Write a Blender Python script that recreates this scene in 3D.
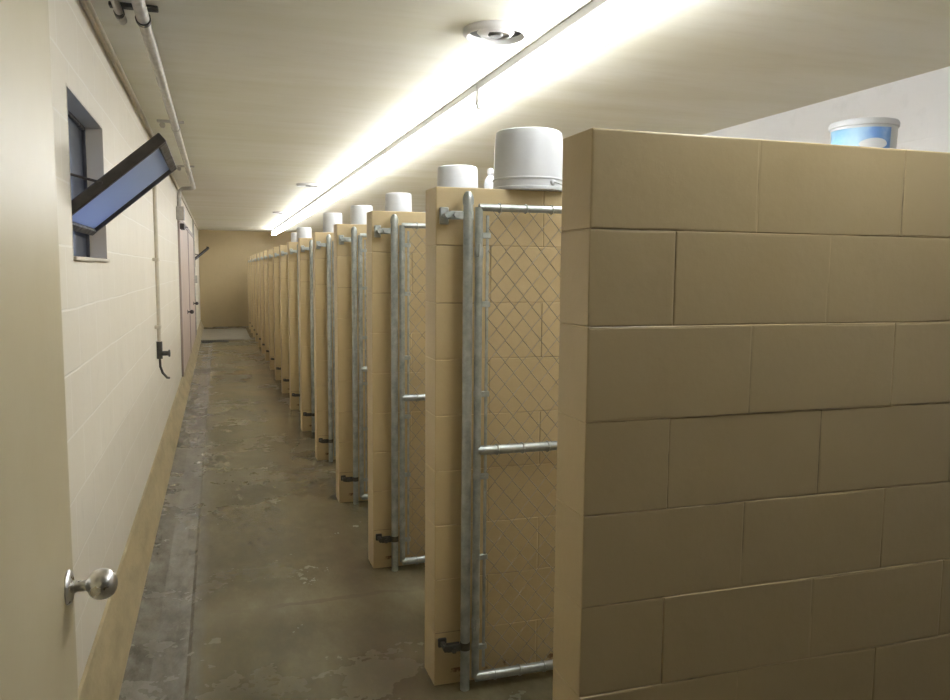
import bpy, bmesh, math, random
from mathutils import Vector, Matrix
random.seed(7)
for o in list(bpy.data.objects): bpy.data.objects.remove(o, do_unlink=True)
S = bpy.context.scene
C = S.collection
PI = math.pi

# ---------------------------------------------------------------- camera
F_PX, YAW, PIT, ROL, CAM_H = 791.6, 0.3137, 0.0997, 0.0084, 1.537
c_, s_ = math.cos(YAW), math.sin(YAW)
cp, sp = math.cos(PIT), math.sin(PIT)
cr, sr = math.cos(ROL), math.sin(ROL)
r0 = Vector((c_, -s_, 0)); fw = Vector((s_*cp, c_*cp, -sp)); u0 = r0.cross(fw)
right = r0*cr + u0*sr; up = u0*cr - r0*sr
cam_d = bpy.data.cameras.new('camera'); cam = bpy.data.objects.new('camera', cam_d); C.objects.link(cam)
cam_d.sensor_width = 36; cam_d.lens = F_PX/950*36; cam_d.clip_start = .02; cam_d.clip_end = 200
M = Matrix((right, up, -fw)).transposed().to_4x4(); M.translation = (0, 0, CAM_H)
cam.matrix_world = M
S.camera = cam

# ---------------------------------------------------------------- world, light, exposure
S.view_settings.view_transform = 'Standard'; S.view_settings.look = 'None'
S.view_settings.gamma = 1; S.view_settings.use_curve_mapping = False
S.view_settings.exposure = 0.14
TUBE_POWER = 37.0
w = bpy.data.worlds.new('dusk_sky'); S.world = w; w.use_nodes = True
nt = w.node_tree; nt.nodes.clear()
wo = nt.nodes.new('ShaderNodeOutputWorld'); bg = nt.nodes.new('ShaderNodeBackground')
tc = nt.nodes.new('ShaderNodeTexCoord'); sx = nt.nodes.new('ShaderNodeSeparateXYZ'); rp = nt.nodes.new('ShaderNodeValToRGB')
nt.links.new(tc.outputs['Generated'], sx.inputs[0]); nt.links.new(sx.outputs['Z'], rp.inputs[0])
rp.color_ramp.elements[0].position = .12; rp.color_ramp.elements[0].color = (.03, .035, .05, 1)
rp.color_ramp.elements[1].position = .3; rp.color_ramp.elements[1].color = (.36, .5, .95, 1)
nt.links.new(rp.outputs[0], bg.inputs[0]); bg.inputs[1].default_value = 13
nt.links.new(bg.outputs[0], wo.inputs[0])

# ---------------------------------------------------------------- dimensions
XL, XR, Y0, Y1, ZC = -.456, 3.39, -4.2, 22.1, 2.54
XE, PY, PITCH, TH, HT = .731, 1.493, 1.216, .146, 1.829
NP = 17

# ---------------------------------------------------------------- materials
class Mat:
    def __init__(self, name, col=(.5, .5, .5), rough=.6, metal=0, spec=.5):
        self.m = bpy.data.materials.new(name); self.m.use_nodes = True
        self.nt = self.m.node_tree; self.b = self.nt.nodes['Principled BSDF']
        self.b.inputs['Base Color'].default_value = (*col, 1)
        self.b.inputs['Roughness'].default_value = rough
        self.b.inputs['Metallic'].default_value = metal
        self.b.inputs['Specular IOR Level'].default_value = spec
        self.t = self.n('ShaderNodeTexCoord')
        self.bump = None
    def n(self, k, **kw):
        x = self.nt.nodes.new(k)
        for a, b in kw.items(): setattr(x, a, b)
        return x
    def l(self, a, b): self.nt.links.new(a, b)
    def noise(self, scale, detail=3, rough=.5, stretch=None, src='Object', w=0.0):
        x = self.n('ShaderNodeTexNoise', noise_dimensions='4D')
        x.inputs['Scale'].default_value = scale; x.inputs['Detail'].default_value = detail
        x.inputs['Roughness'].default_value = rough; x.inputs['W'].default_value = w
        if stretch:
            mp = self.n('ShaderNodeMapping'); mp.inputs['Scale'].default_value = stretch
            self.l(self.t.outputs[src], mp.inputs[0]); self.l(mp.outputs[0], x.inputs[0])
        else: self.l(self.t.outputs[src], x.inputs[0])
        return x.outputs[0]
    def ramp(self, fac, stops):
        r = self.n('ShaderNodeValToRGB'); self.l(fac, r.inputs[0]); e = r.color_ramp.elements
        while len(e) < len(stops): e.new(.5)
        for q, (p, c) in zip(e, stops):
            q.position = p; q.color = (*c, 1) if isinstance(c, tuple) else (c, c, c, 1)
        return r.outputs[0]
    def math(self, op, a, b=0.0, clamp=False):
        x = self.n('ShaderNodeMath', operation=op, use_clamp=clamp)
        for i, v in enumerate((a, b)):
            if isinstance(v, (int, float)): x.inputs[i].default_value = v
            else: self.l(v, x.inputs[i])
        return x.outputs[0]
    def mix(self, fac, a, b, mode='MIX'):
        x = self.n('ShaderNodeMix', data_type='RGBA', blend_type=mode)
        if isinstance(fac, (int, float)): x.inputs[0].default_value = fac
        else: self.l(fac, x.inputs[0])
        for i, v in ((6, a), (7, b)):
            if isinstance(v, tuple): x.inputs[i].default_value = (*v, 1)
            else: self.l(v, x.inputs[i])
        return x.outputs[2]
    def color(self, s): self.l(s, self.b.inputs['Base Color'])
    def rough(self, s): self.l(s, self.b.inputs['Roughness'])
    def add_bump(self, h, dist, strength=1.0):
        x = self.n('ShaderNodeBump'); x.inputs['Strength'].default_value = strength
        x.inputs['Distance'].default_value = dist; self.l(h, x.inputs['Height'])
        if self.bump is not None: self.l(self.bump, x.inputs['Normal'])
        self.bump = x.outputs[0]; self.l(self.bump, self.b.inputs['Normal'])
    def xyz(self):
        s = self.n('ShaderNodeSeparateXYZ'); self.l(self.t.outputs['Object'], s.inputs[0]); return s.outputs

def block_paint(name, col, dark, axis, shift=(0, 0), joint=.003, jcol=None, rough=.55, chips=False, cracks=False):
    m = Mat(name, col, rough)
    x, y, z = m.xyz()
    u = m.math('ADD', x if axis == 'x' else y, 40.64+shift[0]); v = m.math('ADD', z, shift[1])
    wob = m.math('MULTIPLY', m.math('SUBTRACT', m.noise(3, 2), .5), .012)
    v = m.math('ADD', v, wob)
    off_end = m.math('GREATER_THAN', x, .003) if axis == 'x' else 1.0
    cb = m.n('ShaderNodeCombineXYZ'); m.l(u, cb.inputs[0]); m.l(v, cb.inputs[1])
    br = m.n('ShaderNodeTexBrick'); m.l(cb.outputs[0], br.inputs[0])
    br.inputs['Scale'].default_value = 1; br.inputs['Mortar Size'].default_value = .005
    br.inputs['Mortar Smooth'].default_value = .6; br.inputs['Brick Width'].default_value = .4064
    br.inputs['Row Height'].default_value = .2032; br.inputs['Bias'].default_value = 0
    big = m.noise(1.3, 5, .6); fine = m.noise(45, 4, .6)
    base = m.mix(m.ramp(big, [(.3, 0.0), (.72, 1.0)]), col, dark)
    base = m.mix(m.ramp(m.noise(9, 5, .65, w=3), [(.55, 0.0), (.8, .35)]), base, tuple(k*.72 for k in col))
    if jcol: base = m.mix(m.math('MULTIPLY', br.outputs['Fac'], .6), base, jcol)
    if cracks:  # hairline cracks, plus light on the lower joint lips painted as pale lines
        b2 = m.n('ShaderNodeTexBrick'); m.l(cb.outputs[0], b2.inputs[0])
        for k_, v_ in (('Scale', 1), ('Mortar Size', .0016), ('Mortar Smooth', .2), ('Brick Width', .4064), ('Row Height', .2032), ('Bias', 0)): b2.inputs[k_].default_value = v_
        ns = m.noise(3.2, 4, .7, w=21); line = m.math('MULTIPLY', b2.outputs['Fac'], off_end)
        base = m.mix(m.math('MULTIPLY', line, m.ramp(ns, [(.5, 0.0), (.62, .75)])), base, tuple(k*.3 for k in col))
        base = m.mix(m.math('MULTIPLY', line, m.ramp(ns, [(.38, .7), (.5, 0.0)])), base, tuple(min(1, k*1.4) for k in col))
        base = m.mix(m.ramp(m.noise(2.2, 4, .6, (1, 1, 1), w=31), [(.5, 0.0), (.75, .5)]), base, (col[0]*.86, col[1]*.82, col[2]*.72))
    if chips:   # rust-brown chipped paint near the floor
        near = m.math('MULTIPLY', m.math('LESS_THAN', z, .06), m.ramp(m.noise(16, 3, .6, w=9), [(.57, 0.0), (.63, .9)]))
        base = m.mix(near, base, (.16, .075, .03))
    m.color(base)
    m.add_bump(m.math('SUBTRACT', 1.0, m.math('MULTIPLY', br.outputs['Fac'], m.ramp(m.noise(2.3, 3, .6, w=41), [(.4, .1), (.6, 1.0)]))), joint)
    m.add_bump(fine, .0012, .6)
    m.add_bump(big, .02, .25)
    return m.m

M_part = block_paint('tan_block_paint', (.575, .455, .265), (.51, .40, .22), 'x', (.2032, 0), .0008, chips=True, cracks=True, rough=.42)
M_left = block_paint('cream_block_paint', (.80, .74, .62), (.745, .68, .55), 'y', (.05, .02), .0009, jcol=(.9, .86, .77))
M_far = block_paint('far_wall_paint', (.60, .48, .28), (.54, .43, .25), 'x', (0, .02), .002)
M_right = block_paint('white_block_paint', (.88, .88, .90), (.83, .83, .85), 'y', (.1, .02), .0006)

m = Mat('stained_ceiling_paint', (.6, .56, .47), .7)
x, y, z = m.xyz()
base = m.mix(m.ramp(m.noise(1.0, 5, .6, (.45, 2.6, 1)), [(.35, 0.0), (.7, 1.0)]), (.84, .83, .73), (.73, .71, .55))
base = m.mix(m.ramp(m.noise(.35, 3, .5, w=5), [(.42, 0.0), (.62, .6)]), base, (.80, .76, .69))
base = m.mix(m.ramp(m.noise(7, 4, .7, (.3, 1.5, 1), w=2), [(.5, 0.0), (.85, .4)]), base, (.62, .57, .44))
m.color(base); m.add_bump(m.noise(3, 3, .5, (.3, 3, 1)), .01, .4); m.add_bump(m.noise(60, 3), .001, .5)
M_ceil = m.m

m = Mat('damp_concrete', (.2, .17, .11), .4)
x, y, z = m.xyz()
blot = m.noise(1.3, 8, .7, (1, .6, 1)); blot2 = m.noise(3.2, 8, .75, (1, .5, 1), w=4); fine = m.noise(40, 5, .7)
base = m.mix(m.ramp(blot, [(.33, 0.0), (.66, 1.0)]), (.16, .136, .072), (.075, .066, .037))
base = m.mix(m.ramp(blot2, [(.45, 0.0), (.72, .75)]), base, (.25, .225, .14))
base = m.mix(m.ramp(m.noise(1.8, 8, .75, (1.3, .6, 1), w=8), [(.46, 0.0), (.66, .75)]), base, (.085, .068, .038))
# transverse worn joints with dark cracks
yj = m.math('ADD', m.math('MULTIPLY', y, 1/2.4), m.math('MULTIPLY', m.math('SUBTRACT', m.noise(1.6, 4, .6, w=11), .5), .12))
fr = m.math('ABSOLUTE', m.math('SUBTRACT', m.math('FRACT', yj), .5))
crack = m.math('LESS_THAN', fr, .006)
base = m.mix(m.math('MULTIPLY', crack, m.ramp(m.noise(2.5, 2, .5, w=3), [(.4, .1), (.6, .8)])), base, (.06, .045, .03))
pale = m.ramp(fr, [(0.0, .5), (.09, 0.0)])
base = m.mix(m.math('MULTIPLY', pale, blot2), base, (.36, .31, .2))
# grey drainage strip along the left wall
edge = m.math('ADD', x, m.math('MULTIPLY', m.math('SUBTRACT', m.noise(5, 4, .6, w=6), .5), .06))
strip = m.ramp(m.math('ADD', m.math('MULTIPLY', edge, -8), -.6, True), [(0.0, 0.0), (.6, 1.0)])
g = m.mix(m.ramp(m.noise(4, 8, .78, (1.6, .7, 1), w=1), [(.38, 0.0), (.6, 1.0)]), (.235, .22, .185), (.075, .066, .048))
base = m.mix(strip, base, g)
# rust brown stain beside the kennel ends
st = m.ramp(m.math('ADD', m.math('MULTIPLY', m.math('ABSOLUTE', m.math('SUBTRACT', edge, .62)), -3.2), 1.0, True), [(.2, 0.0), (1.0, 1.0)])
base = m.mix(m.math('MULTIPLY', st, m.ramp(m.noise(1.4, 5, .6, w=13), [(.35, .15), (.65, .8)])), base, (.12, .085, .055))
m.color(base)
m.rough(m.ramp(m.noise(1.2, 6, .7, w=2), [(.3, .14), (.7, .36)]))
m.add_bump(blot2, .008, .35); m.add_bump(fine, .002, .4)
M_floor = m.m

m = Mat('khaki_curb_paint', (.47, .37, .2), .5)
m.color(m.mix(m.ramp(m.noise(5, 5, .65, (1, .5, 2)), [(.4, 0.0), (.7, 1.0)]), (.44, .36, .21), (.28, .225, .13))); m.add_bump(m.noise(30, 4), .003, .5)
M_curb = m.m

m = Mat('kennel_door_paint', (.56, .49, .35), .38)
m.color(m.mix(m.ramp(m.noise(2, 4, .6), [(.35, 0.0), (.7, 1.0)]), (.60, .53, .36), (.54, .46, .29))); m.add_bump(m.noise(60, 3), .0006, .5)
M_door = m.m
m = Mat('pinkish_door_paint', (.52, .42, .36), .5)
m.color(m.mix(m.ramp(m.noise(3, 4, .6), [(.35, 0.0), (.7, 1.0)]), (.56, .45, .39), (.48, .38, .32)))
M_pink = m.m

m = Mat('door_frame_paint', (.36, .29, .26), .5); m.color(m.mix(m.noise(5, 3), (.40, .33, .29), (.30, .25, .22))); M_pframe = m.m
def galv(name, a, b, rough=.42, metal=.75):
    m = Mat(name, a, rough, metal)
    m.color(m.mix(m.ramp(m.noise(22, 4, .6), [(.35, 0.0), (.65, 1.0)]), a, b)); m.rough(m.ramp(m.noise(30, 3), [(.3, rough-.1), (.7, rough+.15)]))
    m.add_bump(m.noise(70, 3), .0006, .5); return m.m
M_galv = galv('galvanised_steel', (.50, .53, .52), (.33, .36, .35))
M_wire = galv('dull_mesh_wire', (.42, .40, .35), (.24, .22, .18), .5, .6)
M_dark = galv('dark_iron', (.10, .10, .09), (.06, .055, .045), .5)
M_bronze = galv('dark_window_frame', (.085, .075, .07), (.05, .045, .042), .45, .4)
M_chrome = galv('satin_chrome', (.74, .73, .72), (.66, .65, .64), .3, 1.0)
M_pipe = galv('painted_pipe', (.55, .53, .48), (.42, .40, .35), .4, .3)
M_pcream = galv('cream_pipe_paint', (.64, .58, .46), (.56, .50, .39), .5, 0)
m = Mat('white_enamel', (.75, .74, .72), .4); m.color(m.mix(m.noise(12, 3), (.78, .77, .75), (.70, .69, .67))); M_white = m.m
m = Mat('white_bucket_plastic', (.78, .79, .81), .35); m.b.inputs['Subsurface Weight'].default_value = .0
m.color(m.mix(m.ramp(m.noise(6, 4, .6), [(.4, 0.0), (.75, .6)]), (.64, .66, .69), (.56, .57, .58))); m.add_bump(m.noise(40, 2), .0004, .4); M_plast = m.m

# blue printed bucket label
m = Mat('blue_label_print', (.1, .3, .75), .35)
x, y, z = m.xyz()
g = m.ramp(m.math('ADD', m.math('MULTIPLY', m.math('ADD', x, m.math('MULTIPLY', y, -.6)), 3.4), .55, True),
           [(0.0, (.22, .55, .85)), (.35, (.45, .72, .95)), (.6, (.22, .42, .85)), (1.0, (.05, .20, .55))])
g = m.mix(m.ramp(m.noise(14, 3, .5), [(.45, 0.0), (.7, .55)]), g, (.62, .80, .97))
ex = m.math('DIVIDE', m.math('ADD', m.math('MULTIPLY', x, .73), m.math('MULTIPLY', y, -.68)), .1)
ex = m.math('DIVIDE', m.math('ADD', x, .05), .05)
ez = m.math('DIVIDE', m.math('SUBTRACT', z, .245), .022)
el = m.math('ADD', m.math('MULTIPLY', ex, ex), m.math('MULTIPLY', ez, ez))
g = m.mix(m.math('LESS_THAN', el, 1.0), g, (.88, .90, .93))
m.color(g); M_label = m.m

m = Mat('frosted_glass', (.75, .8, .88), .45)
m.color(m.mix(m.noise(8, 2), (.72, .78, .88), (.78, .83, .9)))
tr = m.n('ShaderNodeBsdfTranslucent'); tr.inputs[0].default_value = (.72, .8, .95, 1)
mx = m.n('ShaderNodeMixShader'); mx.inputs[0].default_value = .75
out = m.nt.nodes['Material Output']; m.l(m.b.outputs[0], mx.inputs[1]); m.l(tr.outputs[0], mx.inputs[2]); m.l(mx.outputs[0], out.inputs[0])
M_frost = m.m
m = Mat('insect_screen', (.03, .03, .035), .6)
tr = m.n('ShaderNodeBsdfTransparent'); mx = m.n('ShaderNodeMixShader'); mx.inputs[0].default_value = .3
m.color(m.mix(m.noise(90, 2), (.03, .03, .035), (.05, .05, .055)))
out = m.nt.nodes['Material Output']; m.l(m.b.outputs[0], mx.inputs[1]); m.l(tr.outputs[0], mx.inputs[2]); m.l(mx.outputs[0], out.inputs[0])
M_screen = m.m
m = Mat('lit_tube', (1, 1, 1), .4)
m.b.inputs['Emission Color'].default_value = (.955, .98, 1.0, 1); m.b.inputs['Emission Strength'].default_value = TUBE_POWER
M_tube = m.m
m = Mat('lawn_outside', (.05, .08, .03), .9); m.color(m.mix(m.noise(3, 4), (.04, .06, .02), (.08, .1, .04))); M_grass = m.m
m = Mat('painted_jamb', (.5, .5, .5), .5); m.color(m.mix(m.noise(6, 4), (.70, .62, .50), (.60, .53, .43))); M_jamb = m.m

m = Mat('grey_housing_enamel', (.4, .39, .37), .5); m.color(m.mix(m.noise(10, 3), (.25, .24, .23), (.19, .18, .17))); M_grey = m.m
# ---------------------------------------------------------------- mesh helpers
def bm_new(): return bmesh.new()
def box(bm, x0, y0, z0, x1, y1, z1, bev=0, seg=1):
    t = bmesh.new()
    r = bmesh.ops.create_cube(t, size=1)
    for v in t.verts:
        v.co = Vector(((x0+x1)/2+v.co.x*(x1-x0), (y0+y1)/2+v.co.y*(y1-y0), (z0+z1)/2+v.co.z*(z1-z0)))
    if bev: bmesh.ops.bevel(t, geom=t.edges[:], offset=bev, segments=seg, affect='EDGES', profile=.5)
    merge(bm, t)
def merge(bm, t, mat=None):
    me = bpy.data.meshes.new('tmp'); t.to_mesh(me); t.free()
    if mat is not None: me.transform(mat)
    bm.from_mesh(me); bpy.data.meshes.remove(me)
def tube(bm, pts, r, n=12, caps=True):
    pts = [Vector(p) for p in pts]; rings = []
    ref = None
    for i, p in enumerate(pts):
        a = pts[max(i-1, 0)]; b = pts[min(i+1, len(pts)-1)]
        d = (b-a).normalized()
        if ref is None:
            ref = Vector((0, 0, 1)) if abs(d.z) < .9 else Vector((1, 0, 0))
        s = d.cross(ref).normalized(); t = s.cross(d).normalized(); ref = t
        rr = r[i] if isinstance(r, (list, tuple)) else r
        rings.append([bm.verts.new(p + (s*math.cos(2*PI*k/n)+t*math.sin(2*PI*k/n))*rr) for k in range(n)])
    for A, B in zip(rings, rings[1:]):
        for k in range(n): bm.faces.new((A[k], A[(k+1) % n], B[(k+1) % n], B[k]))
    if caps: bm.faces.new(rings[0][::-1]); bm.faces.new(rings[-1])
def lathe(bm, prof, n=32, org=(0, 0, 0), axis='z'):
    rings = []
    def P(r, h, a):
        x, y = r*math.cos(a), r*math.sin(a)
        if axis == 'z': v = (x, y, h)
        elif axis == 'x': v = (h, x, y)
        else: v = (x, h, y)
        return Vector(v)+Vector(org)
    for r, h in prof:
        rings.append([bm.verts.new(P(max(r, 1e-4), h, 2*PI*k/n)) for k in range(n)])
    for A, B in zip(rings, rings[1:]):
        for k in range(n): bm.faces.new((A[k], A[(k+1) % n], B[(k+1) % n], B[k]))
    bm.faces.new(rings[0][::-1]); bm.faces.new(rings[-1])
def prism_y(bm, prof, y0, y1):
    A = [bm.verts.new((x, y0, z)) for x, z in prof]; B = [bm.verts.new((x, y1, z)) for x, z in prof]
    n = len(prof)
    for k in range(n): bm.faces.new((A[k], A[(k+1) % n], B[(k+1) % n], B[k]))
    bm.faces.new(A[::-1]); bm.faces.new(B)
def obj(name, bm, mat, parent=None, smooth=False, loc=None):
    bmesh.ops.recalc_face_normals(bm, faces=bm.faces[:])
    me = bpy.data.meshes.new(name); bm.to_mesh(me); bm.free(); me.materials.append(mat)
    if smooth:
        me.polygons.foreach_set('use_smooth', [True]*len(me.polygons)); me.set_sharp_from_angle(angle=math.radians(38))
    o = bpy.data.objects.new(name, me); C.objects.link(o)
    if parent: o.parent = parent
    if loc: o.location = loc
    return o
def struct(name, bm, mat, **k):
    o = obj(name, bm, mat, **k)
    if not k.get('parent'): o['kind'] = 'structure'
    return o
def tag(o, label, cat, group=None):
    o['label'] = label; o['category'] = cat
    if group: o['group'] = group
    return o
def thing(name, label, cat, loc=(0, 0, 0), group=None):
    o = bpy.data.objects.new(name, None); C.objects.link(o); o.location = loc; o.empty_display_size = .1
    return tag(o, label, cat, group)
def dup(root, loc, label):
    r = root.copy(); C.objects.link(r); r.location = loc; r['label'] = label
    for ch in list(root.children):
        c = ch.copy(); C.objects.link(c); c.parent = r
        for g in ch.children:
            d = g.copy(); C.objects.link(d); d.parent = c
    return r
ORD = ['first', 'second', 'third', 'fourth', 'fifth', 'sixth', 'seventh', 'eighth', 'ninth', 'tenth', 'eleventh', 'twelfth',
       'thirteenth', 'fourteenth', 'fifteenth', 'sixteenth', 'seventeenth']

# ---------------------------------------------------------------- room shell
# floor with a shallow drainage swale on the left
b = bm_new()
prof = [(-.62, -.2), (XR+.2, -.2), (XR+.2, 0), (-.135, 0), (-.15, -.010), (-.2, -.018), (-.28, -.018), (-.36, -.008), (-.40, 0), (-.62, 0)]
prism_y(b, prof, Y0-.2, Y1+.2); struct('floor', b, M_floor)
b = bm_new(); box(b, XL-.22, Y0-.2, ZC, XR+.2, Y1+.2, ZC+.15); struct('ceiling', b, M_ceil)

# left wall with its window openings cut out
WINS = [(2.93, 3.79, 1.56, 2.135), (17.6, 18.46, 1.56, 2.135)]
DOOR2 = (10.45, 12.85, 2.18)
b = bm_new(); xw0, xw1 = XL-.2, XL
ys = [Y0-.2] + [v for w_ in WINS for v in w_[:2]] + [Y1+.2]
box(b, xw0, ys[0], -.1, xw1, ys[1], ZC); box(b, xw0, ys[2], -.1, xw1, ys[3], ZC); box(b, xw0, ys[4], -.1, xw1, ys[5], ZC)
for y0, y1, z0, z1 in WINS:
    box(b, xw0, y0, -.1, xw1, y1, z0); box(b, xw0, y0, z1, xw1, y1, ZC)
struct('wall_left', b, M_left)
b = bm_new(); box(b, XR, Y0-.2, -.1, XR+.2, Y1+.2, ZC); struct('wall_right', b, M_right)
b = bm_new(); box(b, XL, Y1, -.1, XR, Y1+.2, ZC); struct('wall_back', b, M_far)
b = bm_new(); box(b, XL, Y0-.2, -.1, XR, Y0, ZC); struct('wall_front', b, M_far)
# sloped khaki curb along the foot of the left wall
b = bm_new(); prism_y(b, [(XL-.005, -.05), (-.372, -.05), (-.374, .004), (-.392, .045), (-.425, .12), (-.447, .185), (XL-.005, .20)], Y0, Y1)
struct('baseboard_left', b, M_curb)
# narrow moulding where wall and ceiling meet
b = bm_new(); box(b, XL, Y0, ZC-.045, XL+.022, Y1, ZC, .004); struct('trim_1', b, M_pcream)
# door jamb that carries the open entry door
b = bm_new(); box(b, XL, .62, 0, -.318, .80, ZC, .004); struct('trim_2', b, M_left)
# lawn outside the windows
b = bm_new(); box(b, -14, -10, -.9, XL-.21, 34, -.8); struct('ground_1', b, M_grass)

# entry door, open against the left wall
b = bm_new(); box(b, -.335, .815, .012, -.292, 1.722, 2.11, .002); d1 = struct('door_1', b, M_door)
def knob(parent, x, y, z, side=1, mat=M_chrome):
    b = bm_new()
    p = [(0, 0), (.033, 0), (.034, .003), (.032, .007), (.026, .010), (.013, .013), (.0105, .020), (.0105, .034), (.013, .037),
         (.020, .0405), (.0255, .046), (.0288, .053), (.030, .061), (.0293, .069), (.0265, .077), (.021, .084), (.013, .0885), (.006, .0905), (0, .091)]
    lathe(b, [(r, h*side) for r, h in p], 32, (x, y, z), 'x')
    return obj('door_knob', b, mat, parent, True)
knob(d1, -.2925, 1.655, .918)
b = bm_new(); box(b, -.327, 1.7215, .87, -.300, 1.7245, .97, .001); lathe(b, [(.009, 0), (.009, .006), (.0, .008)], 14, (-.3135, 1.724, .918), 'y')
obj('latch_plate', b, M_chrome, d1)

# pinkish double doors far down the left wall
for nm, (y0, y1, zt) in (('door_3', (13.45, 16.35, 2.18)), ('door_2', (10.45, 13.35, 2.18))):
    b = bm_new()
    box(b, XL, y0, .19, XL+.026, y0+.05, zt, .003); box(b, XL, y1-.05, .19, XL+.026, y1, zt, .003); box(b, XL, y0+.05, zt-.06, XL+.026, y1-.05, zt, .003)
    d2 = struct(nm, b, M_pframe)
    for a0, a1 in ((y0+.053, (y0+y1)/2-.003), ((y0+y1)/2+.003, y1-.053)):
        b = bm_new(); box(b, XL-.01, a0, .2, XL+.020, a1, zt-.063, .003); obj('door_leaf', b, M_pink, d2)
    knob(d2, XL+.019, (y0+y1)/2+.5, .90, 1, M_bronze)
b = bm_new(); box(b, XL+.022, y0+.063, 2.02, XL+.075, y0+.36, 2.09, .006); tube(b, [(XL+.05, y0+.2, 2.055), (XL+.10, y0+.45, 2.06), (XL+.04, y0+.62, 2.08)], .009, 8)
obj('door_closer', b, M_bronze, d2, True)

# ---------------------------------------------------------------- hopper windows
def hopper(name, y0, y1, z0, z1, lean, rise):
    """frame set in the wall, insect screen behind, sash swung up and inwards"""
    b = bm_new(); xo = XL-.075
    for t_ in ((y0, z0, y0+.022, z1), (y1-.022, z0, y1, z1), (y0+.022, z1-.022, y1-.022, z1), (y0+.022, z0, y1-.022, z0+.022)):
        box(b, xo-.045, t_[0], t_[1], xo+.01, t_[2], t_[3], .002)
    f = struct(name, b, M_bronze)
    b = bm_new(); box(b, xo-.005, y0+.022, z0+.022, xo-.003, y1-.022, z1-.022); obj('insect_screen', b, M_screen, f)
    b = bm_new(); box(b, xo-.02, y0+.022, z0+.125, xo+.004, y1-.022, z0+.155, .002); obj('glazing_bar', b, M_bronze, f)
    b = bm_new()
    for (a, c, d, e) in ((y0, z0, y0+.008, z1), (y1-.008, z0, y1, z1)): box(b, xo+.01, a, c, XL+.001, d, e)
    box(b, xo+.01, y0+.008, z1-.008, XL+.001, y1-.008, z1); box(b, xo+.01, y0+.008, z0, XL+.012, y1-.008, z0+.014, .003)
    obj('jamb_lining', b, M_jamb, f)
    # sash: local x along its length (from hinge outwards), y across, z its thickness
    L = math.hypot(lean, rise); ang = math.atan2(rise, lean)
    mt = Matrix.Translation((xo+.012, 0, z0+.125)) @ Matrix.Rotation(-ang, 4, 'Y')
    ya, yb = y0+.03, y1-.03; T = .036; R = .03
    def part(nm, boxes, mat, bev=.003):
        b = bm_new()
        for q in boxes: box(b, *q, bev)
        b2 = bm_new(); me = bpy.data.meshes.new('t'); b.to_mesh(me); b.free(); me.transform(mt); b2.from_mesh(me); bpy.data.meshes.remove(me)
        return obj(nm, b2, mat, f)
    s = part('sash', [(0, ya, -T/2, L, ya+R, T/2), (0, yb-R, -T/2, L, yb, T/2), (0, ya+R, -T/2, R, yb-R, T/2), (L-R, ya+R, -T/2, L, yb-R, T/2)], M_bronze)
    g = part('sash_glass', [(R-.006, ya+R-.006, -.003, L-R+.006, yb-R+.006, .003)], M_frost, 0)
    g.parent = s
    b = bm_new()
    for yy in (ya-.008, yb+.008):
        p = mt @ Vector((L*.45, yy, 0)); tube(b, [(xo+.01, yy, z0+.3), (p.x, p.y, p.z)], .005, 6)
    obj('stay_arm', b, M_bronze, f)
    h = bm_new(); p = mt @ Vector((L-.015, (ya+yb)/2, .03))
    box(h, p.x-.02, p.y-.03, p.z-.014, p.x+.03, p.y+.03, p.z+.006, .003); o = obj('sash_latch', h, M_bronze, f); o.parent = s
    return f
hopper('window_1', *WINS[0], .35, .30)
hopper('window_2', *WINS[1], .35, .30)

# ---------------------------------------------------------------- kennel partitions
def partition_mesh(merged):
    b = bm_new(); L = XR-XE-.002; c = .2032
    for row in range(9):
        odd = row % 2 == 1
        cuts = [0]
        if merged: xs = [c, 5*c, 9*c] if odd else [4*c, 8*c, 12*c]
        else: xs = [c*(1+2*k) for k in range(7)] if odd else [2*c*(k+1) for k in range(6)]
        cuts += [x for x in xs if x < L-.05] + [L]
        z1 = HT-row*c; z0 = z1-c
        if row == 8: z0 = 0
        for a, d in zip(cuts, cuts[1:]):
            j = random.uniform(-.0012, .0012)
            box(b, a, j, z0, d, TH+j, z1, .0019, 1)
    box(b, .012, .012, 0, L-.01, TH-.012, HT-.012)
    return b
pm = partition_mesh(True)
p0 = obj('partition_wall', pm, M_part, None, False, (XE, PY, 0))
tag(p0, 'tan concrete block partition filling the right foreground, nearest of the kennel walls', 'wall', 'block partitions between the kennels')
p1 = None
for i in range(1, NP):
    if p1 is None: o = p1 = obj('partition_wall', partition_mesh(False), M_part, None, False)
    else: o = p1.copy(); C.objects.link(o)
    o.location = (XE, PY+i*PITCH, 0)
    extra = ', with a grey gate leaning beside it' if i == 1 else ''
    tag(o, f'tan block kennel partition, {ORD[i]} wall end counted from the camera' + (extra and ' and topped by the biggest white bucket'), 'wall', 'block partitions between the kennels')

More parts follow.
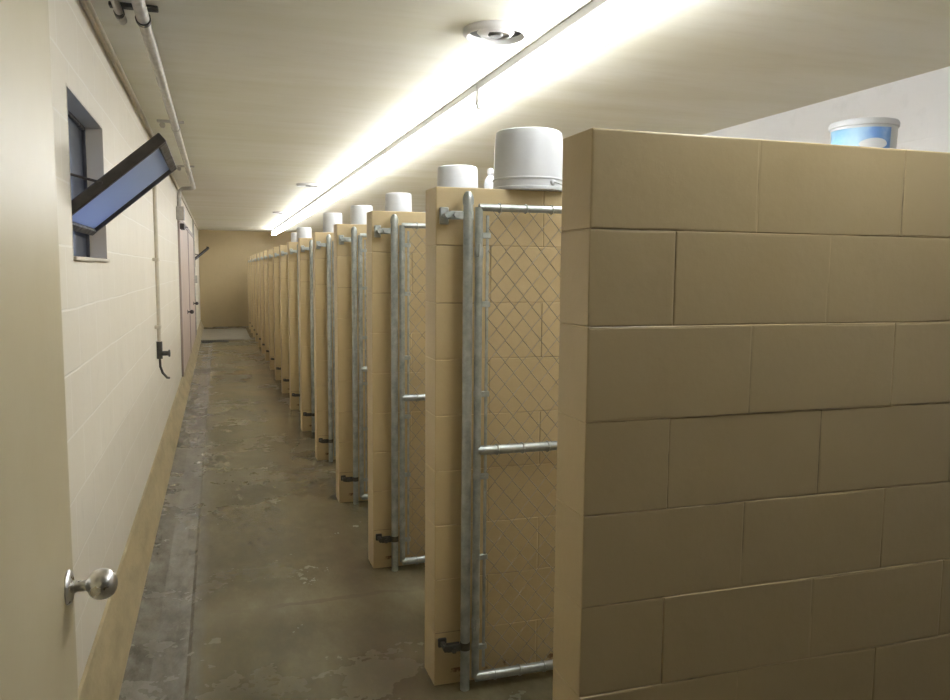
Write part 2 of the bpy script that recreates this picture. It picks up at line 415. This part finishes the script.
# ---------------------------------------------------------------- gate posts and chain-link gates
PX, PO = .833, .052      # post centre x, and distance in front of the partition face
def make_post():
    t = thing('gate_post', '', 'post', group='steel posts at the kennel wall ends')
    b = bm_new(); tube(b, [(0, 0, 0), (0, 0, 1.775)], .017, 20); obj('pole', b, M_galv, t, True)
    b = bm_new(); lathe(b, [(.019, 1.765), (.020, 1.785), (.016, 1.80), (.009, 1.81), (0, 1.812)], 20); obj('post_cap', b, M_galv, t, True)
    for z in (1.728, .168):
        b = bm_new()
        tube(b, [(0, 0, z-.014), (0, 0, z+.014)], .0192, 20)
        box(b, -.07, -.012, z-.014, -.02, -.004, z+.014, .002); box(b, -.07, .004, z-.014, -.02, .012, z+.014, .002)
        h_ = .03 if z > 1 else .017
        box(b, -.09, .040, z-h_, -.058, PO, z+h_, .003); box(b, -.083, -.01, z-.008, -.067, PO-.005, z+.008, .003)
        k = obj('wall_bracket', b, M_galv if z > 1 else M_dark, t, True)
        b = bm_new(); tube(b, [(-.05, -.024, z), (-.05, .024, z)], .0055, 8)
        lathe(b, [(.011, -.031), (.011, -.022)], 6, (-.05, 0, z), 'y'); lathe(b, [(.012, -.005), (.012, .004)], 6, (-.075, -.008, z), 'y'); obj('bolt', b, M_galv if z > 1 else M_dark, k)
    return t
GW = .95
def make_gate():
    t = thing('chain_link_gate', '', 'gate', group='chain-link kennel gates')
    x0, x1 = .038, GW
    for xx in (x0, x1):
        b = bm_new(); tube(b, [(xx, 0, .045), (xx, 0, 1.757)], .0135, 14); obj('upright', b, M_galv, t, True)
    for z, r in ((1.757, .013), (.895, .017), (.045, .018)):
        b = bm_new(); tube(b, [(x0, 0, z), (x1, 0, z)], r, 14)
        n = 9
        for k in range(n):      # tie wires wound round the rail
            xx = x0+.07+k*(x1-x0-.12)/(n-1)
            ring = [(xx+.006*math.sin(a/2), (r+.002)*math.cos(a), z+(r+.002)*math.sin(a)) for a in [j*PI/4 for j in range(9)]]
            tube(b, ring, .003, 5, False)
        obj('rail', b, M_galv, t, True)
    b = bm_new(); box(b, x0+.026, -.004, .08, x0+.036, .002, 1.73, .001); obj('tension_bar', b, M_galv, t)
    for z in (.16, .50, .80, 1.10, 1.42, 1.66):
        b = bm_new(); tube(b, [(x0, 0, z-.010), (x0, 0, z+.010)], .0150, 14); box(b, x0, -.008, z-.01, x0+.042, .006, z+.01, .002); obj('tension_band', b, M_galv, t, True)
    for z in (1.60, .25):
        b = bm_new(); tube(b, [(x0, 0, z-.018), (x0, 0, z+.018)], .0155, 14)
        tube(b, [(x0-.008, -.014, z-.012), (x0-.008, -.03, z-.012), (x0-.008, -.034, z+.03)], .0045, 8); obj('hinge', b, M_galv, t, True)
    # woven diamond fabric: each picket wire zigzags and hooks its neighbours
    b = bm_new(); P = .0335; zt, zb = 1.765, .05
    xs = x0+.034; ncol = int((x1-.016-xs)/P)
    for i in range(ncol):
        pts = []; k = 0; z = zt
        while z > zb:
            side = (k+i) % 2
            xx = xs+P*(i+side)+(.004 if side else -.0)
            pts.append((min(xx, x1), .0035*(1 if side else -1), z)); z -= P*1.18; k += 1
        tube(b, pts, .0018, 4, False)
    obj('wire_mesh', b, M_wire, t)
    b = bm_new(); box(b, x1+.016, -.02, .93, x1+.07, -.012, .99, .002); box(b, x1+.016, .012, .93, x1+.07, .02, .99, .002); box(b, x1-.018, -.02, .93, x1+.018, .02, .99, .003)
    obj('fork_latch', b, M_galv, t)
    return t
post0 = gate0 = None
for i in range(1, NP):
    y = PY+i*PITCH-PO
    lp = f'galvanised post with domed cap at the {ORD[i]} kennel wall end from the camera'
    lg = f'chain-link gate opened back against the {ORD[i]} block partition from the camera'
    if i == 1:
        post0 = make_post(); post0.location = (PX, y, 0); post0['label'] = 'galvanised gate post with domed cap, the large one nearest the camera'
        gate0 = make_gate(); gate0.location = (PX, y-.006, 0); gate0['label'] = 'large chain-link gate nearest the camera, below the big white bucket'
    else:
        dup(post0, (PX, y, 0), lp); dup(gate0, (PX, y-.006, 0), lg)

# ---------------------------------------------------------------- buckets on the partitions
def yw(i): return PY+i*PITCH+TH/2
def make_bucket():
    t = thing('bucket', '', 'bucket', group='upside-down white buckets on the partitions')
    b = bm_new()   # unit: lip radius .135, height .235, mouth downwards
    lathe(b, [(.127, 0), (.1355, 0), (.1365, .006), (.1355, .012), (.131, .014), (.130, .040), (.1335, .042), (.1335, .046), (.1295, .049), (.124, .215), (.121, .229), (.113, .235),
              (.104, .236), (.101, .231), (0, .231)], 48)
    obj('body', b, M_plast, t, True)
    for sgn in (-1, 1):
        b = bm_new(); ca = -PI/2+.35 if sgn < 0 else PI/2+.35
        lathe(b, [(0, 0), (.011, 0), (.011, .010), (.007, .013), (0, .013)], 14, (0, 0, 0), 'x')
        me_m = Matrix.Translation((math.cos(ca)*.127, math.sin(ca)*.127, .028)) @ Matrix.Rotation(ca, 4, 'Z')
        b2 = bm_new(); merge(b2, b, me_m); e = obj('handle_ear', b2, M_plast, t, True)
    b = bm_new(); a0 = -PI/2+.35
    pts = []
    for k in range(17):
        a = a0+PI*k/16
        pts.append((math.cos(a)*.142, math.sin(a)*.142, .028-.022*math.sin(PI*k/16)))
    tube(b, pts, .0022, 6); obj('wire_handle', b, M_galv, t, True)
    return t
bk = make_bucket(); bk.location = (1.105, yw(1), HT); bk.scale = (1, 1, .93)
bk['label'] = 'large white upside-down bucket on the partition behind the nearest gate'
for i, x, sxy, sz in ((2, 1.195, .84, 1.03), (3, 1.15, .70, .9), (4, 1.115, .72, .94), (5, 1.05, .72, 1.02), (7, 1.03, .72, .95), (8, 1.07, .75, .9)):
    d = dup(bk, (x, yw(i), HT), f'white upside-down bucket standing on the {ORD[i]} block partition from the camera'); d.scale = (sxy, sxy, sz)
    d.rotation_euler = (0, 0, i*1.1)

# slim white bottle beside the second bucket
t = thing('bottle', 'slim white plastic bottle between the two nearest upside-down white buckets', 'bottle', (1.375, yw(2), HT))
b = bm_new(); lathe(b, [(.030, 0), (.034, .004), (.034, .16), (.031, .18), (.018, .20), (.014, .205), (.014, .215)], 24); obj('body', b, M_plast, t, True)
b = bm_new(); lathe(b, [(.017, .212), (.017, .235), (.012, .243), (0, .245)], 18); obj('cap', b, M_white, t, True)

# big pail with a blue printed label
t = thing('pail', 'white lidded pail with a blue printed label, at the far right above the wall', 'bucket', (2.64, yw(1), HT))
b = bm_new(); R0, R1, HB = .120, .131, .335
lathe(b, [(R0-.004, 0), (R0, .004), (R1, .312), (R1, HB), (.05, HB)], 48)
obj('body', b, M_plast, t, True)
b = bm_new(); lathe(b, [(R1+.002, HB-.012), (R1+.006, HB-.010), (R1+.007, HB+.004), (R1+.002, HB+.014), (R1-.010, HB+.017), (R1-.016, HB+.008), (0, HB+.008)], 48); obj('lid', b, M_plast, t, True)
b = bm_new(); n = 24; a0, a1 = math.radians(-205), math.radians(-82); rows = [.05, .12, .2, .26, .312]
g = []
for h in rows:
    rr = R0+(R1-R0)*h/.312+.0012
    g.append([b.verts.new((rr*math.cos(a0+(a1-a0)*k/n), rr*math.sin(a0+(a1-a0)*k/n), h)) for k in range(n+1)])
for A, B in zip(g, g[1:]):
    for k in range(n): b.faces.new((A[k], A[k+1], B[k+1], B[k]))
o = obj('label', b, M_label, t, True); o['label'] = 'blue printed label with a white oval'
o.modifiers.new('s', 'SOLIDIFY').thickness = .0008

# ---------------------------------------------------------------- ceiling lights
LX, UL, NL = 1.40, 2.44, 8
LY0 = 4.16-UL
def make_light(UL=UL):
    t = thing('fluorescent_light', '', 'light', group='fluorescent strips in a row along the ceiling')
    b = bm_new(); box(b, -.055, .004, -.040, .055, UL-.004, 0, .003); obj('housing', b, M_grey, t)
    for s in (-1, 1):
        b = bm_new(); tube(b, [(s*.036, .03, -.115), (s*.036, UL-.03, -.115)], .0165, 16); obj('tube', b, M_tube, t, True)
        for yy in (.008, UL-.030):
            b = bm_new(); box(b, s*.036-.015, yy, -.134, s*.036+.015, yy+.022, -.034, .004); obj('lampholder', b, M_white, t)
    return t
L0 = None
for k in range(NL):
    loc = (LX, LY0+k*UL, ZC)
    lab = f'white fluorescent strip with two lit tubes, {ORD[k+1]} in the ceiling row from the camera end'
    if k == 0: L0 = make_light(); L0.location = loc; L0['label'] = lab
    else: dup(L0, loc, lab)

t = make_light(.96); t.location = (LX, LY0-.98, ZC); t['label'] = 'short unseen fluorescent strip added nearest the camera to light the front partition, first of the ceiling row'  # out-of-view strip, added and sized to brighten the nearest partition face
# round ceiling vents
def make_vent():
    t = thing('ceiling_vent', '', 'vent', group='round vents in the ceiling')
    b = bm_new(); lathe(b, [(.136, 0), (.138, -.010), (.136, -.020), (.128, -.028), (.121, -.029), (.118, -.020), (.114, -.004), (.114, 0)], 40); obj('outer_ring', b, M_white, t, True)
    for r, d in ((.066, -.022),):
        b = bm_new(); lathe(b, [(r+.012, -.010), (r, d), (r-.006, d-.002), (r-.004, d+.003), (r+.006, -.008)], 36)
        obj('cone_ring', b, M_white, t, True)
    b = bm_new(); lathe(b, [(0, -.004), (.026, -.008), (.032, -.020), (.026, -.026), (0, -.028)], 28); obj('centre_disc', b, M_dark, t, True)
    b = bm_new(); lathe(b, [(.116, -.0005), (.116, -.004), (0, -.004)], 28); obj('duct_back', b, M_dark, t)
    return t
v = make_vent(); v.location = (1.13, 3.24, ZC); v['label'] = 'round ceiling vent nearest the camera, left of the fluorescent row'
dup(v, (1.04, 9.64, ZC), 'small-looking round vent midway down the ceiling, left of the fluorescent row')
dup(v, (1.08, 14.5, ZC), 'farthest round vent near the end of the ceiling lights')

# ---------------------------------------------------------------- pipes on the left
t = thing('ceiling_pipe', 'long grey pipe running under the ceiling beside the left wall', 'pipe', (-.25, 0, ZC))
b = bm_new(); pz = -.05
tube(b, [(0, Y0+.01, pz), (0, 10.1, pz), (-.03, 10.2, pz-.0), (-.13, 10.26, pz), (-.165, 10.27, pz-.03), (-.172, 10.27, pz-.10), (-.172, 10.27, pz-.28)], .024, 16)
obj('pipe_run', b, M_pipe, t, True)
for yy in (.9, 3.4, 5.9, 8.4):
    b = bm_new()
    tube(b, [(0, yy-.016, pz), (0, yy+.016, pz)], .029, 16); box(b, -.010, yy-.012, pz, .010, yy+.012, 0, .002)
    box(b, -.12, yy-.02, -.016, .055, yy+.02, 0, .003); tube(b, [(-.085, yy-.014, -.034), (-.085, yy+.014, -.034)], .019, 12)
    obj('pipe_clamp', b, M_dark if yy == 3.4 else M_pipe, t, True)
b = bm_new(); tube(b, [(-.085, Y0+.01, -.034), (-.085, 3.45, -.034)], .0145, 14); tube(b, [(-.085, 3.43, -.034), (-.085, 3.50, -.034)], .019, 14)
obj('thin_pipe', b, M_pipe, t, True)

t = thing('water_pipe', 'thin vertical cream pipe on the left wall ending in a tap', 'pipe', (XL+.028, 6.35, 0))
b = bm_new(); tube(b, [(0, 0, ZC-.05), (0, 0, .98)], .014, 12); obj('riser', b, M_pcream, t, True)
for z in (2.2, 1.6, 1.1):
    b = bm_new(); box(b, -.028, -.035, z-.012, .016, .035, z+.012, .003); obj('pipe_strap', b, M_pcream, t)
b = bm_new(); tube(b, [(0, 0, .99), (0, 0, .86)], .021, 12); tube(b, [(0, 0, .90), (.06, 0, .90)], .018, 12)
f = obj('tap', b, M_dark, t, True)
b = bm_new(); lathe(b, [(.006, .06), (.026, .062), (.028, .068), (.024, .074), (.006, .076)], 16, (0, 0, .90), 'x'); obj('tap_handle', b, M_dark, f, True)
b = bm_new(); tube(b, [(0, 0, .87), (.002, .0, .80), (.015, .05, .745), (.04, .12, .70), (.05, .18, .69)], .009, 10); obj('spout', b, M_dark, f, True)

t = thing('conduit', 'thin grey vertical conduit far down the left wall past the pinkish doors', 'pipe', (XL+.022, 16.6, 0))
b = bm_new(); tube(b, [(0, 0, .22), (0, 0, ZC-.05)], .016, 10); obj('riser', b, M_pipe, t, True)
b = bm_new(); box(b, -.022, -.05, 1.25, .05, .05, 1.40, .004); obj('switch_box', b, M_pipe, t)
b = bm_new(); box(b, 0, 0, 0, .09, .16, .16, .006)
tag(obj('junction_box', b, M_pipe, None, False, (XL, 10.19, 2.055+.06)), 'grey junction box where the ceiling pipe turns down the wall', 'box')

# ---------------------------------------------------------------- floor drain
t = thing('floor_drain', 'dark slotted drain grate across the far left of the corridor floor', 'drain', (-.36, 17.5, 0))
b = bm_new(); box(b, 0, 0, -.015, .55, .26, .002, .002); obj('pit', b, M_dark, t)
b = bm_new()
for k in range(12): box(b, .012+k*.045, .01, .002, .036+k*.045, .25, .010, .002)
box(b, 0, 0, .0, .55, .012, .012, .002); box(b, 0, .248, .0, .55, .26, .012, .002); obj('grate', b, M_dark, t)
# pale concrete sill across the corridor near the far wall
m = Mat('pale_concrete', (.38, .36, .32), .35); m.color(m.mix(m.ramp(m.noise(4, 5, .6), [(.35, 0.0), (.7, 1.0)]), (.27, .255, .215), (.18, .165, .13))); m.add_bump(m.noise(30, 3), .002, .4)
b = bm_new(); box(b, -.375, 17.9, -.02, .66, 21.2, .012, .005); struct('trim_3', b, m.m)
